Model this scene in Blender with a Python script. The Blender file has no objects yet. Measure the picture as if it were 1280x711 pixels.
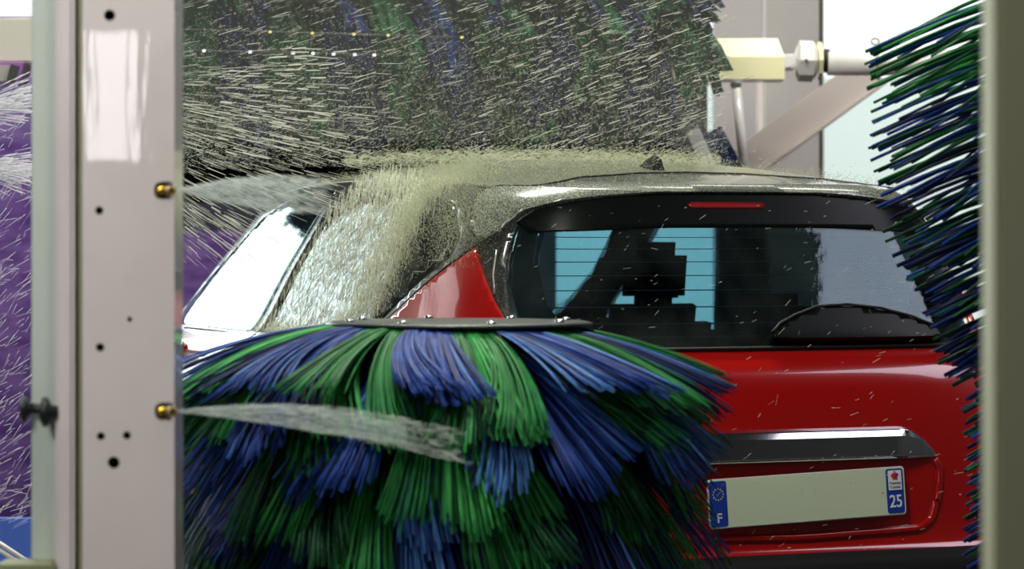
import bpy, bmesh, math, random
import numpy as np
from mathutils import Vector, Matrix
from mathutils.geometry import delaunay_2d_cdt
SC = bpy.context.scene
COL = SC.collection
RND = random.Random(7)
PI = math.pi

# ------------------------------------------------------------------ camera
F = 3600.0                      # focal length in pixels of a 1280 wide frame
CZ = 1.35                       # eye height
cam_d = bpy.data.cameras.new('camera'); cam = bpy.data.objects.new('camera', cam_d)
COL.objects.link(cam); SC.camera = cam
cam.location = (0, 0, CZ); cam.rotation_euler = (PI/2, 0, 0)
cam_d.sensor_width = 36; cam_d.lens = 36*F/1280
cam_d.shift_y = -(355.5-300)/1280
cam_d.clip_end = 200
cam_d.dof.use_dof = True; cam_d.dof.focus_distance = 6.9; cam_d.dof.aperture_fstop = 4.6
SC.view_settings.view_transform = 'Standard'; SC.view_settings.look = 'None'
SC.view_settings.gamma = 1.0; SC.view_settings.use_curve_mapping = False
SC.view_settings.exposure = 0.0

def at(x, y, Y):
    return Vector(((x-640)/F*Y, Y, CZ+(300-y)/F*Y))

# ------------------------------------------------------------------ helpers
def tag(o, label=None, cat=None, group=None, kind=None):
    if label: o['label'] = label
    if cat: o['category'] = cat
    if group: o['group'] = group
    if kind: o['kind'] = kind
    return o

def empty(name, loc=(0, 0, 0), rz=0):
    o = bpy.data.objects.new(name, None); COL.objects.link(o)
    o.location = loc; o.rotation_euler = (0, 0, rz); o.empty_display_size = .1
    return o

def mesh_obj(name, verts, faces, mat, parent=None, smooth=False, mats=None, midx=None):
    me = bpy.data.meshes.new(name)
    me.from_pydata([tuple(v) for v in verts], [], faces)
    for m in (mats or [mat]): me.materials.append(m)
    if midx is not None: me.polygons.foreach_set('material_index', midx)
    if smooth: me.polygons.foreach_set('use_smooth', [True]*len(me.polygons))
    me.update()
    o = bpy.data.objects.new(name, me); COL.objects.link(o)
    if parent: o.parent = parent
    return o

def bm_obj(name, bm, mat, parent=None, smooth=False):
    me = bpy.data.meshes.new(name)
    bmesh.ops.recalc_face_normals(bm, faces=bm.faces)
    bm.to_mesh(me); bm.free(); me.materials.append(mat)
    if smooth: me.polygons.foreach_set('use_smooth', [True]*len(me.polygons))
    o = bpy.data.objects.new(name, me); COL.objects.link(o)
    if parent: o.parent = parent
    return o

def add_box(bm, c, s, rot=None, bevel=0.0):
    r = bmesh.ops.create_cube(bm, size=1)
    vs = r['verts']
    M = Matrix.Translation(Vector(c)) @ (rot.to_4x4() if rot is not None else Matrix.Identity(4)) @ Matrix.Diagonal((s[0], s[1], s[2], 1))
    bmesh.ops.transform(bm, matrix=M, verts=vs)
    if bevel > 0:
        es = list({e for v in vs for e in v.link_edges})
        bmesh.ops.bevel(bm, geom=es, offset=bevel, segments=2, affect='EDGES', clamp_overlap=True)

def add_cyl(bm, p0, p1, r0, r1=None, n=20, cap=True):
    p0 = Vector(p0); p1 = Vector(p1); r1 = r0 if r1 is None else r1
    d = (p1-p0).normalized()
    a = Vector((0, 0, 1)) if abs(d.z) < .9 else Vector((1, 0, 0))
    x = d.cross(a).normalized(); y = d.cross(x)
    A = [bm.verts.new(p0+r0*(math.cos(2*PI*i/n)*x+math.sin(2*PI*i/n)*y)) for i in range(n)]
    B = [bm.verts.new(p1+r1*(math.cos(2*PI*i/n)*x+math.sin(2*PI*i/n)*y)) for i in range(n)]
    for i in range(n): bm.faces.new((A[i], A[(i+1) % n], B[(i+1) % n], B[i]))
    if cap: bm.faces.new(A[::-1]); bm.faces.new(B)

def add_lathe(bm, o, d, prof, n=24):
    """prof: list of (distance along axis, radius)"""
    o = Vector(o); d = Vector(d).normalized()
    a = Vector((0, 0, 1)) if abs(d.z) < .9 else Vector((1, 0, 0))
    x = d.cross(a).normalized(); y = d.cross(x)
    rings = []
    for h, r in prof:
        rings.append([bm.verts.new(o+d*h+r*(math.cos(2*PI*i/n)*x+math.sin(2*PI*i/n)*y)) for i in range(n)])
    for A, B in zip(rings, rings[1:]):
        for i in range(n): bm.faces.new((A[i], A[(i+1) % n], B[(i+1) % n], B[i]))
    bm.faces.new(rings[0][::-1]); bm.faces.new(rings[-1])

def add_tube(bm, pts, r, n=10):
    pts = [Vector(p) for p in pts]; rings = []
    up = Vector((0, 0, 1))
    for i, p in enumerate(pts):
        d = (pts[min(i+1, len(pts)-1)]-pts[max(i-1, 0)]).normalized()
        a = up if abs(d.z) < .95 else Vector((1, 0, 0))
        x = d.cross(a).normalized(); y = d.cross(x)
        rr = r[i] if isinstance(r, (list, tuple)) else r
        rings.append([bm.verts.new(p+rr*(math.cos(2*PI*k/n)*x+math.sin(2*PI*k/n)*y)) for k in range(n)])
    for A, B in zip(rings, rings[1:]):
        for i in range(n): bm.faces.new((A[i], A[(i+1) % n], B[(i+1) % n], B[i]))
    bm.faces.new(rings[0][::-1]); bm.faces.new(rings[-1])

def add_prism(bm, poly, y0, y1, M=None):
    """poly in (x,z), extruded along y"""
    A = [Vector((p[0], y0, p[1])) for p in poly]; B = [Vector((p[0], y1, p[1])) for p in poly]
    if M is not None: A = [M @ v for v in A]; B = [M @ v for v in B]
    A = [bm.verts.new(v) for v in A]; B = [bm.verts.new(v) for v in B]
    n = len(poly)
    for i in range(n): bm.faces.new((A[i], A[(i+1) % n], B[(i+1) % n], B[i]))
    bm.faces.new(A[::-1]); bm.faces.new(B)

# ------------------------------------------------------------------ materials
def mat(name, col=(.5, .5, .5), rough=.5, metal=0.0, **kw):
    m = bpy.data.materials.new(name); m.use_nodes = True
    b = m.node_tree.nodes['Principled BSDF']
    b.inputs['Base Color'].default_value = (*col, 1)
    b.inputs['Roughness'].default_value = rough
    b.inputs['Metallic'].default_value = metal
    for k, v in kw.items():
        b.inputs[k.replace('_', ' ')].default_value = v
    return m

def noise_col(m, c0, c1, scale=20, detail=4, lo=.35, hi=.65, stretch=(1, 1, 1), distort=0):
    nt = m.node_tree; b = nt.nodes['Principled BSDF']
    tc = nt.nodes.new('ShaderNodeTexCoord'); mp = nt.nodes.new('ShaderNodeMapping')
    mp.inputs['Scale'].default_value = stretch
    nz = nt.nodes.new('ShaderNodeTexNoise'); nz.inputs['Scale'].default_value = scale
    nz.inputs['Detail'].default_value = detail; nz.inputs['Distortion'].default_value = distort
    r = nt.nodes.new('ShaderNodeValToRGB')
    r.color_ramp.elements[0].position = lo; r.color_ramp.elements[1].position = hi
    r.color_ramp.elements[0].color = (*c0, 1); r.color_ramp.elements[1].color = (*c1, 1)
    nt.links.new(tc.outputs['Object'], mp.inputs[0]); nt.links.new(mp.outputs[0], nz.inputs['Vector'])
    nt.links.new(nz.outputs[0], r.inputs[0]); nt.links.new(r.outputs[0], b.inputs['Base Color'])
    return m

def bump(m, scale=60, strength=.2, dist=.002, stretch=(1, 1, 1), detail=3):
    nt = m.node_tree; b = nt.nodes['Principled BSDF']
    tc = nt.nodes.new('ShaderNodeTexCoord'); mp = nt.nodes.new('ShaderNodeMapping')
    mp.inputs['Scale'].default_value = stretch
    nz = nt.nodes.new('ShaderNodeTexNoise'); nz.inputs['Scale'].default_value = scale
    nz.inputs['Detail'].default_value = detail
    bp = nt.nodes.new('ShaderNodeBump'); bp.inputs['Strength'].default_value = strength
    bp.inputs['Distance'].default_value = dist
    nt.links.new(tc.outputs['Object'], mp.inputs[0]); nt.links.new(mp.outputs[0], nz.inputs['Vector'])
    nt.links.new(nz.outputs[0], bp.inputs['Height']); nt.links.new(bp.outputs[0], b.inputs['Normal'])
    return m

def glass_mat(name, tint, refl_ior=1.5, rough=.02, wet=True, dirt=0.0, dirt_col=(.5, .52, .45), coat=None):
    """tinted sheet glass: coloured see-through pane with a Fresnel reflection"""
    m = bpy.data.materials.new(name); m.use_nodes = True; nt = m.node_tree
    nt.nodes.clear(); N = nt.nodes.new; L = nt.links.new
    out = N('ShaderNodeOutputMaterial'); tr = N('ShaderNodeBsdfTransparent'); gl = N('ShaderNodeBsdfGlossy')
    tr.inputs[0].default_value = (*tint, 1); gl.inputs['Roughness'].default_value = rough
    if coat: gl.inputs['Color'].default_value = (*coat, 1)
    # Schlick reflectance, the same from both sides of the sheet
    tr.inputs[0].default_value = (*[math.sqrt(c) for c in tint], 1)
    f0 = ((refl_ior-1)/(refl_ior+1))**2
    ge = N('ShaderNodeNewGeometry'); dt = N('ShaderNodeVectorMath'); dt.operation = 'DOT_PRODUCT'
    L(ge.outputs['Normal'], dt.inputs[0]); L(ge.outputs['Incoming'], dt.inputs[1])
    def mth(op, a, b=None):
        q = N('ShaderNodeMath'); q.operation = op
        for i, v in enumerate((a, b)):
            if v is None: continue
            if isinstance(v, (int, float)): q.inputs[i].default_value = v
            else: L(v, q.inputs[i])
        return q.outputs[0]
    fr = mth('MULTIPLY_ADD', mth('POWER', mth('SUBTRACT', 1.0, mth('ABSOLUTE', dt.outputs['Value'])), 5.0), 1-f0)
    fr.node.inputs[2].default_value = f0
    mx = N('ShaderNodeMixShader'); L(fr, mx.inputs[0]); L(tr.outputs[0], mx.inputs[1]); L(gl.outputs[0], mx.inputs[2])
    last = mx.outputs[0]
    tc = N('ShaderNodeTexCoord')
    if wet:
        nz = N('ShaderNodeTexNoise'); nz.inputs['Scale'].default_value = 9; nz.inputs['Detail'].default_value = 5
        mp = N('ShaderNodeMapping'); mp.inputs['Scale'].default_value = (2.0, 2.0, .6)
        bp = N('ShaderNodeBump'); bp.inputs['Strength'].default_value = .12; bp.inputs['Distance'].default_value = .004
        L(tc.outputs['Object'], mp.inputs[0]); L(mp.outputs[0], nz.inputs['Vector']); L(nz.outputs[0], bp.inputs['Height'])
        L(bp.outputs[0], gl.inputs['Normal'])
    if dirt > 0:
        df = N('ShaderNodeBsdfDiffuse'); df.inputs[0].default_value = (*dirt_col, 1)
        n2 = N('ShaderNodeTexNoise'); n2.inputs['Scale'].default_value = 6; n2.inputs['Detail'].default_value = 6
        rp = N('ShaderNodeMapRange'); rp.inputs['From Min'].default_value = .35; rp.inputs['From Max'].default_value = .75
        rp.inputs['To Min'].default_value = 0; rp.inputs['To Max'].default_value = dirt
        m2 = N('ShaderNodeMixShader')
        L(tc.outputs['Object'], n2.inputs['Vector']); L(n2.outputs[0], rp.inputs[0]); L(rp.outputs[0], m2.inputs[0])
        L(last, m2.inputs[1]); L(df.outputs[0], m2.inputs[2]); last = m2.outputs[0]
    L(last, out.inputs[0])
    return m

def emit_mat(name, col, st):
    m = bpy.data.materials.new(name); m.use_nodes = True; nt = m.node_tree; nt.nodes.clear()
    o = nt.nodes.new('ShaderNodeOutputMaterial'); e = nt.nodes.new('ShaderNodeEmission')
    e.inputs[0].default_value = (*col, 1); e.inputs[1].default_value = st
    nt.links.new(e.outputs[0], o.inputs[0]); return m

def water_mat(name, col, alpha, rough=.2, transl=.5):
    """water broken into fine drops: scatters light both ways, partly see-through"""
    m = bpy.data.materials.new(name); m.use_nodes = True; nt = m.node_tree; nt.nodes.clear()
    N = nt.nodes.new; L = nt.links.new
    out = N('ShaderNodeOutputMaterial'); d = N('ShaderNodeBsdfDiffuse'); t = N('ShaderNodeBsdfTranslucent')
    d.inputs[0].default_value = (*col, 1); t.inputs[0].default_value = (*col, 1)
    a = N('ShaderNodeMixShader'); a.inputs[0].default_value = transl
    L(d.outputs[0], a.inputs[1]); L(t.outputs[0], a.inputs[2])
    g = N('ShaderNodeBsdfTransparent'); b = N('ShaderNodeMixShader'); b.inputs[0].default_value = alpha
    L(g.outputs[0], b.inputs[1]); L(a.outputs[0], b.inputs[2]); L(b.outputs[0], out.inputs[0])
    return m

M = {}
M['red'] = mat('red_car_paint', (.38, .004, .003), .2, 0, Coat_Weight=1.0, Coat_Roughness=.03, Specular_IOR_Level=.5)
bump(M['red'], 55, .06, .001)
M['black_paint'] = mat('black_car_paint', (.012, .013, .012), .16, 0, Coat_Weight=1.0, Coat_Roughness=.05)
M['gloss_black'] = mat('gloss_black_trim', (.008, .008, .009), .12, 0, Coat_Weight=.6)
M['plastic'] = mat('black_bumper_plastic', (.010, .010, .010), .7, Specular_IOR_Level=.2)
M['rubber'] = mat('black_rubber', (.01, .01, .01), .6)
M['chrome'] = mat('chrome', (.62, .64, .66), .06, 1.0)
M['pillar_wet'] = noise_col(mat('wet_black_pillar', (.02, .02, .02), .3, 0, Coat_Weight=.8, Coat_Roughness=.12), (.018, .02, .018), (.16, .17, .13), 200, 4, .50, .74)
M['sun_band'] = mat('black_printed_band', (.006, .008, .007), .25, 0, Specular_IOR_Level=.10)
M['silver'] = mat('silver_paint', (.5, .5, .5), .3, .8)
M['seat'] = noise_col(mat('dark_seat_fabric', (.01, .01, .012), .9), (.008, .008, .01), (.02, .02, .024), 60)
M['lamp_red'] = mat('red_lamp_lens', (.35, .004, .006), .1, 0, Coat_Weight=1.0)
M['brake'] = mat('brake_light_lens', (.30, .012, .014), .25)
M['rear_glass'] = glass_mat('rear_window_glass', (.36, .66, .80), 1.45, .015, True, .03)
M['privacy_glass'] = glass_mat('dark_side_glass', (.05, .07, .07), 1.6, .03, True, .12)
M['door_glass'] = glass_mat('door_glass', (.25, .32, .33), 1.75, .05, True, .0, coat=(.9, 1, 1))
M['clear_glass'] = glass_mat('clear_glass', (.62, .86, .92), 1.4, .02, False)
M['plate'] = mat('plate_face', (.62, .70, .50), .35)
M['plate_blue'] = mat('plate_blue', (.01, .045, .33), .35)
M['plate_white'] = mat('plate_white', (.75, .78, .78), .35)
M['plate_red'] = mat('plate_red', (.55, .03, .03), .4)
M['plate_ink'] = mat('plate_ink', (.03, .03, .04), .4)
M['star'] = mat('star_yellow', (.8, .6, .05), .4)
M['brass'] = mat('brass', (.66, .40, .06), .25, 1.0)
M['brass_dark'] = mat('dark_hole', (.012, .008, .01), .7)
M['steel'] = mat('grey_steel', (.35, .36, .36), .3, .9)
M['dark_steel'] = mat('dark_steel', (.07, .075, .075), .35, .6)
M['knob'] = mat('black_knob', (.015, .018, .022), .35)
M['cream'] = noise_col(mat('cream_enamel', (.7, .66, .6), .35, 0, Coat_Weight=1.0, Coat_Roughness=.02), (.76, .695, .68), (.82, .755, .74), 5, 5)
bump(M['cream'], 14, .10, .0012, (3.0, 3.0, .35))
_n = M['cream'].node_tree; _n.links.new([x for x in _n.nodes if x.type == 'BUMP'][0].outputs[0], _n.nodes['Principled BSDF'].inputs['Coat Normal'])
M['post_pale'] = noise_col(mat('pale_green_enamel', (.5, .56, .5), .3, 0, Coat_Weight=.25), (.58, .68, .60), (.66, .74, .67), 4, 5)
M['post_rail'] = noise_col(mat('white_rail', (.6, .58, .56), .3, 0, Coat_Weight=.3), (.72, .66, .66), (.82, .77, .77), 7, 4, stretch=(1, 1, .4))
M['olive'] = mat('olive_edge', (.23, .25, .13), .5)
M['olive_post'] = mat('olive_post_paint', (.44, .45, .29), .6)
M['beam_cream'] = mat('cream_beam', (.80, .78, .66), .4)
M['yellow_paint'] = mat('pale_yellow_paint', (.86, .82, .50), .35, 0, Coat_Weight=.3)
M['pink_grey'] = mat('pinkish_grey_steel', (.42, .37, .36), .45)
M['white_paint'] = mat('white_paint', (.78, .76, .76), .3, 0, Coat_Weight=.3)
M['panel'] = noise_col(mat('grey_wall_panel', (.5, .48, .44), .5), (.46, .44, .41), (.54, .51, .48), 1.5, 3)
M['outside'] = mat('pale_mint_render', (.74, .86, .80), .8)
M['ceiling'] = mat('ceiling_dark', (.10, .10, .10), .7)
M['wall'] = noise_col(mat('wall_grey', (.2, .2, .2), .6), (.06, .06, .065), (.10, .10, .105), 2, 4)
M['wall_dark'] = noise_col(mat('dark_back_wall', (.03, .04, .035), .6), (.015, .025, .02), (.05, .06, .055), 3, 4)
M['floor'] = noise_col(mat('wet_concrete', (.12, .12, .11), .25), (.03, .03, .03), (.08, .08, .075), 3, 6)
M['purple'] = noise_col(mat('purple_wall', (.3, .2, .5), .35), (.13, .06, .22), (.28, .17, .36), 5, 6, .4, .6, (1, 1, 3))
M['purple_frame'] = mat('purple_frame', (.36, .08, .50), .4)
M['blue_panel'] = mat('blue_panel', (.10, .22, .85), .4)

# bristles: foam strips in greens and blues, a little see-through at the edges
def bristle(name, col, c2):
    m = mat(name, col, .5, 0, Specular_IOR_Level=.25)
    return noise_col(m, col, c2, 30, 3, .4, .65)
M['green'] = bristle('green_bristle', (.010, .13, .03), (.016, .20, .04))
M['green_light'] = bristle('light_green_bristle', (.03, .27, .06), (.05, .36, .08))
M['green_dark'] = bristle('dark_green_bristle', (.006, .05, .02), (.01, .09, .03))
M['green_deep'] = bristle('deep_green_bristle', (.008, .07, .03), (.014, .12, .05))
M['blue'] = bristle('blue_bristle', (.009, .035, .21), (.016, .065, .32))
M['blue_light'] = bristle('light_blue_bristle', (.045, .14, .42), (.07, .21, .50))
M['navy'] = bristle('navy_bristle', (.004, .008, .05), (.008, .016, .10))
M['brush_core'] = mat('brush_core_black', (.008, .009, .01), .7)
M['drop'] = water_mat('water_drops', (.80, .82, .72), .52)
M['drop_fine'] = water_mat('fine_water_drops', (.66, .69, .50), .5)
M['drop_purple'] = water_mat('white_water_drops', (.9, .9, .95), .8)
M['jet'] = water_mat('water_jet_core', (.62, .70, .68), .22, .1)
M['jet_edge'] = water_mat('water_jet_edge', (.75, .80, .76), .42)
M['sheet'] = water_mat('running_water', (.80, .82, .68), .62)

# ------------------------------------------------------------------ car body surface
TH=math.radians(22.0); P0=(0.684,6.8)
def c2w(u,s,z):
    return (P0[0]+u*math.cos(TH)-s*math.sin(TH), P0[1]+u*math.sin(TH)+s*math.cos(TH), z)
def proj(w): return (640+F*w[0]/w[1], 300-F*(w[2]-CZ)/w[1])
# k : z, rear s, front s, half width, exponent
LV=[
(0.20,0.16,3.95,0.78,5),
(0.30,0.03,4.08,0.85,6),
(0.44,-0.03,4.12,0.875,6.5),
(0.58,-0.03,4.12,0.885,6.5),
(0.63,0.02,4.10,0.888,6.5),
(0.80,0.03,4.06,0.89,6.5),
(0.94,0.045,3.95,0.885,6),
(1.03,0.075,3.60,0.86,5.5),
(1.075,0.115,3.30,0.815,5),
(1.12,0.150,3.15,0.785,5),
(1.25,0.225,2.92,0.735,5),
(1.36,0.285,2.72,0.685,5),
(1.43,0.32,2.60,0.645,5),
(1.462,0.335,2.54,0.60,4.6),
]
NK=len(LV)-1   # cantrail ring index = 13 ; belt ring index = 9
def zc(s):
    return 0.05*math.sin(max(0,min(1,(s-0.3)/2.4))*math.pi)
def cat(a,b,c,d,t):
    # monotone-ish catmull
    return b+0.5*t*(c-a+t*(2*a-5*b+4*c-d+t*(3*(b-c)+d-a)))
def lev(k):
    k=max(0,min(NK,k)); i=min(int(k),NK-1); t=k-i
    P=lambda j:LV[max(0,min(NK,j))]
    return [cat(P(i-1)[m],P(i)[m],P(i+1)[m],P(i+2)[m],t) for m in range(5)]
def S(a,k):
    q=1.0
    if k>NK: q=max(0.0,1-(k-NK)); 
    z,sr,sf,w,n=lev(k)
    x=math.sin(a); y=-math.cos(a)
    r=(abs(x)**n+abs(y)**n)**(-1/n)
    sc=(sr+sf)/2; L=(sf-sr)/2
    u=w*r*x*q
    s=sc+L*r*y
    if q<1:
        s=1.45+(s-1.45)*(q*0.9+0.1*q*q)
    if k>9: z+=zc(s)*min(1,(k-9)/4.0)
    if q<1: z+=0.062*(1-q**2.2)
    return (u,s,z)

CAR = empty('car', (P0[0], P0[1], 0), TH)
tag(CAR, 'red hatchback with black roof seen from behind, being washed between the brushes', 'car')
# car frame: x = to the right (u), y = forward (s), z = up

def npoint(a, k, off):
    e = .004
    p = Vector(S(a, k))
    da = Vector(S(a+e, k))-Vector(S(a-e, k)); dk = Vector(S(a, k+e*5 if k < NK+.95 else k))-Vector(S(a, k-e*5))
    n = da.cross(dk)
    if n.length < 1e-9: n = Vector((0, 0, 1))
    n.normalize()
    return p+n*off

def smooth_poly(P, it=2, keep=()):
    """Chaikin corner cutting"""
    for _ in range(it):
        Q = []
        for i in range(len(P)):
            a, b = P[i], P[(i+1) % len(P)]
            Q.append((a[0]*.75+b[0]*.25, a[1]*.75+b[1]*.25)); Q.append((a[0]*.25+b[0]*.75, a[1]*.25+b[1]*.75))
        P = Q
    return P

def densify(P, da, dk):
    Q = []
    for i in range(len(P)):
        a, b = P[i], P[(i+1) % len(P)]
        n = max(1, int(max(abs(b[0]-a[0])/da, abs(b[1]-a[1])/dk)))
        for j in range(n): Q.append((a[0]+(b[0]-a[0])*j/n, a[1]+(b[1]-a[1])*j/n))
    return Q

def inside(p, P):
    x, y = p; c = False; j = len(P)-1
    for i in range(len(P)):
        xi, yi = P[i]; xj, yj = P[j]
        if (yi > y) != (yj > y) and x < (xj-xi)*(y-yi)/(yj-yi)+xi: c = not c
        j = i
    return c

def patch(name, outer, m, holes=(), off=.002, thick=.006, da=2.5, dk=.22, parent=None, mir=False, smooth=True):
    """a curved panel cut from the body surface; outlines in (degrees round the body, level)"""
    parent = parent or CAR
    loops = [densify(outer, da, dk)]+[densify(h, da, dk) for h in holes]
    V = []; E = []
    for L_ in loops:
        b = len(V); V += L_; E += [(b+i, b+(i+1) % len(L_)) for i in range(len(L_))]
    amin = min(p[0] for p in outer); amax = max(p[0] for p in outer)
    kmin = min(p[1] for p in outer); kmax = max(p[1] for p in outer)
    x = amin+da*.5
    while x < amax:
        y = kmin+dk*.5
        while y < kmax:
            p = (x+.05*da, y)
            if inside(p, outer) and not any(inside(p, h) for h in holes): V.append(p)
            y += dk
        x += da
    sc = dk/da                       # scale so triangles are even
    r = delaunay_2d_cdt([Vector((v[0]*sc, v[1])) for v in V], E, [], 0, 1e-5)
    vs = [(v.x/sc, v.y) for v in r[0]]
    fs = []
    for f in r[2]:
        c = (sum(vs[i][0] for i in f)/len(f), sum(vs[i][1] for i in f)/len(f))
        if inside(c, outer) and not any(inside(c, h) for h in holes): fs.append(tuple(f))
    if mir: vs2 = [(-a, k) for a, k in vs]; fs = [f[::-1] for f in fs]
    else: vs2 = vs
    top = [npoint(math.radians(a), k, off) for a, k in vs2]
    bot = [npoint(math.radians(a), k, off-thick) for a, k in vs2]
    n = len(top)
    cnt = {}
    for f in fs:
        for i in range(len(f)):
            e = (f[i], f[(i+1) % len(f)]); cnt[e] = 1
    faces = list(fs)+[tuple(i+n for i in f[::-1]) for f in fs]
    faces += [(b, a, a+n, b+n) for (a, b) in cnt if (b, a) not in cnt]
    me_top = len(fs)
    o = mesh_obj(name, top+bot, faces, m, parent)
    if smooth:
        fl = [True]*(2*me_top)+[False]*(len(faces)-2*me_top)
        o.data.polygons.foreach_set('use_smooth', fl)
    return o

# ---- outlines (degrees from the middle of the tail, level up the body)
BELT = 8.25
GL = [(0, 8.30), (16, 8.30), (28, 8.36), (36, 8.7), (40.5, 9.3), (42.3, 9.9), (43, 10.4), (42.6, 11.2), (40.5, 11.75), (35, 12.2), (29, 12.5), (18, 12.95), (8, 13.0), (0, 13.0)]
GLASS_R = GL+[(-a, k) for a, k in GL[::-1] if a > 0]
RW = [(60.5, 9.25), (51.5, 10.45), (51, 10.9), (54, 11.9), (60, 12.35), (88, 12.45), (92, 12.2), (91.5, 8.5), (66, 8.62)]
FW = [(95, 8.45), (95.5, 12.2), (98, 12.45), (112, 12.3), (121, 11.4), (128, 9.3), (129, 8.3)]
FWR = [(104, 8.45), (104, 12.3), (112, 12.3), (121, 11.4), (128, 9.3), (129, 8.3)]   # far side, opening cut narrower to keep its rear part dark
WS = [(140, 8.35), (134, 10), (130, 12.2), (136, 12.6), (160, 12.75), (200, 12.75), (224, 12.6), (230, 12.2), (226, 10), (220, 8.35), (200, 8.15), (160, 8.15)]
FIN = [(47.3, 10.62), (53.5, 9.85), (61, 8.95), (66, 8.25), (30, 8.25), (37, 8.6), (41.7, 9.3), (43.5, 9.65), (45.4, 10.1)]

# lower red body as one curved grid (rear hatch, flanks, nose)
def grid_patch(name, k0, k1, m, na=180, nk=24, off=0, thick=.01, parent=None, closeup=False):
    V = []; Fc = []
    for j in range(nk+1):
        k = k0+(k1-k0)*j/nk
        for i in range(na):
            V.append(npoint(-PI+2*PI*i/na, k, off))
    for j in range(nk):
        for i in range(na):
            a = j*na+i; b = j*na+(i+1) % na
            Fc.append((a, b, b+na, a+na))
    o = mesh_obj(name, V, Fc, m, parent or CAR, True)
    return o

body = grid_patch('body', 3.7, BELT, M['red'], 240, 40)
# bonnet closing the nose between the belt line and the windscreen
grid_patch('bumper', 0, 3.72, M['plastic'], 200, 16)
bm = bmesh.new()
for sx in (0,):
    A = [Vector(S(-PI+2*PI*i/80, 0)) for i in range(80)]
    bm.faces.new([bm.verts.new(p) for p in A])
bm_obj('underbody', bm, M['plastic'], CAR)
# greenhouse frame (pillars) with openings, each side
gh = [(0, BELT), (180, BELT), (180, 13.0), (0, 13.0)]
for mir in (False, True):
    patch('pillar_frame', gh, M['pillar_wet'], holes=[[(-5, 8.38)]+[(a, max(k, 8.38)) for a, k in GL[1:-2]]+[(8, 12.9), (-5, 12.9)], RW, FW if mir else FWR, [p for p in WS if p[0] < 170]+[(200, 12.75), (200, 8.15), (160, 8.15)]], off=.0, thick=.03, mir=mir, da=1.5, dk=.18)
    patch('quarter_fin', FIN, M['red'], off=.011, thick=.010, mir=mir, da=1.0, dk=.1)
    patch('rear_door_window', RW, M['privacy_glass'], off=.001, thick=.004, mir=mir)
    patch('front_door_window', FW if mir else FWR, M['door_glass'] if mir else M['clear_glass'], off=.001, thick=.004, mir=mir)
    # rubber line between the doors and along the glass
    patch('door_seal', [(92.1, 8.3), (92.8, 8.3), (93.3, 12.3), (92.7, 12.3)], M['rubber'], off=.005, thick=.006, mir=mir)
    patch('belt_trim', [(66, 8.3), (131, 8.12), (131, 8.3), (66, 8.48)], M['gloss_black'], off=.006, thick=.01, mir=mir)
patch('windscreen', WS, M['clear_glass'], off=.001, thick=.004)
patch('rear_window', GLASS_R, M['rear_glass'], off=.004, thick=.004, da=2, dk=.2)
# printed black border on the glass
inner = [(0, 8.62), (16, 8.62), (26, 8.7), (33, 9.0), (37, 9.6), (38.6, 10.4), (38.4, 11.1), (36, 11.5), (28, 12.0), (16, 12.2), (0, 12.25)]
INN = inner+[(-a, k) for a, k in inner[::-1] if a > 0]
GB = [(a*.992, k+(.03 if k < 10 else -.03)) for a, k in GLASS_R]
patch('window_border', GB, M['gloss_black'], holes=[INN], off=-.001, thick=.003, da=2, dk=.2)
# heating wires
for kk in [9.0+.28*i for i in range(11)]:
    patch('heating_wire', [(-37, kk), (37, kk), (37, kk+.014), (-37, kk+.014)], M['rubber'], off=-.001, thick=.001, da=3, dk=1)

# roof
def roof_mesh():
    V = []; Fc = []; na = 160; nk = 20
    for j in range(nk+1):
        k = 12.98 if j == 0 else 13+(j-1)/(nk-1)*.97
        for i in range(na): V.append(npoint(-PI+2*PI*i/na, k, .001 if j == 0 else .004))
    for j in range(nk):
        for i in range(na):
            a = j*na+i; b = j*na+(i+1) % na; Fc.append((a, b, b+na, a+na))
    Fc.append(tuple(nk*na+i for i in range(na)))
    return V, Fc
M['roof_wet'] = mat('wet_black_roof', (.03, .033, .028), .35, 0, Coat_Weight=.8, Coat_Roughness=.2)
noise_col(M['roof_wet'], (.06, .068, .045), (.50, .52, .36), 230, 4, .46, .70)
bump(M['roof_wet'], 220, .8, .002)
V, Fc = roof_mesh(); mesh_obj('roof', V, Fc, M['roof_wet'], CAR, True)
# spoiler: rear edge of the roof, above the glass
SP = [(0, 12.95), (10, 12.95), (20, 12.85), (30, 12.42), (36.5, 12.08), (41.5, 11.7), (44.5, 11.0), (46.8, 10.72), (48.8, 11.1), (50.0, 12.1), (49.4, 12.55), (47.8, 12.8), (42, 12.98), (34, 13.12), (18, 13.2), (0, 13.22)]
SPO = SP+[(-a, k) for a, k in SP[::-1] if a > 0]
M['spoiler'] = mat('wet_spoiler', (.09, .10, .09), .25, 0, Coat_Weight=1.0, Coat_Roughness=.08)
noise_col(M['spoiler'], (.10, .11, .09), (.46, .50, .40), 240, 4, .44, .72)
patch('spoiler', SPO, M['spoiler'], off=.014, thick=.02, da=1.5, dk=.12)
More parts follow.
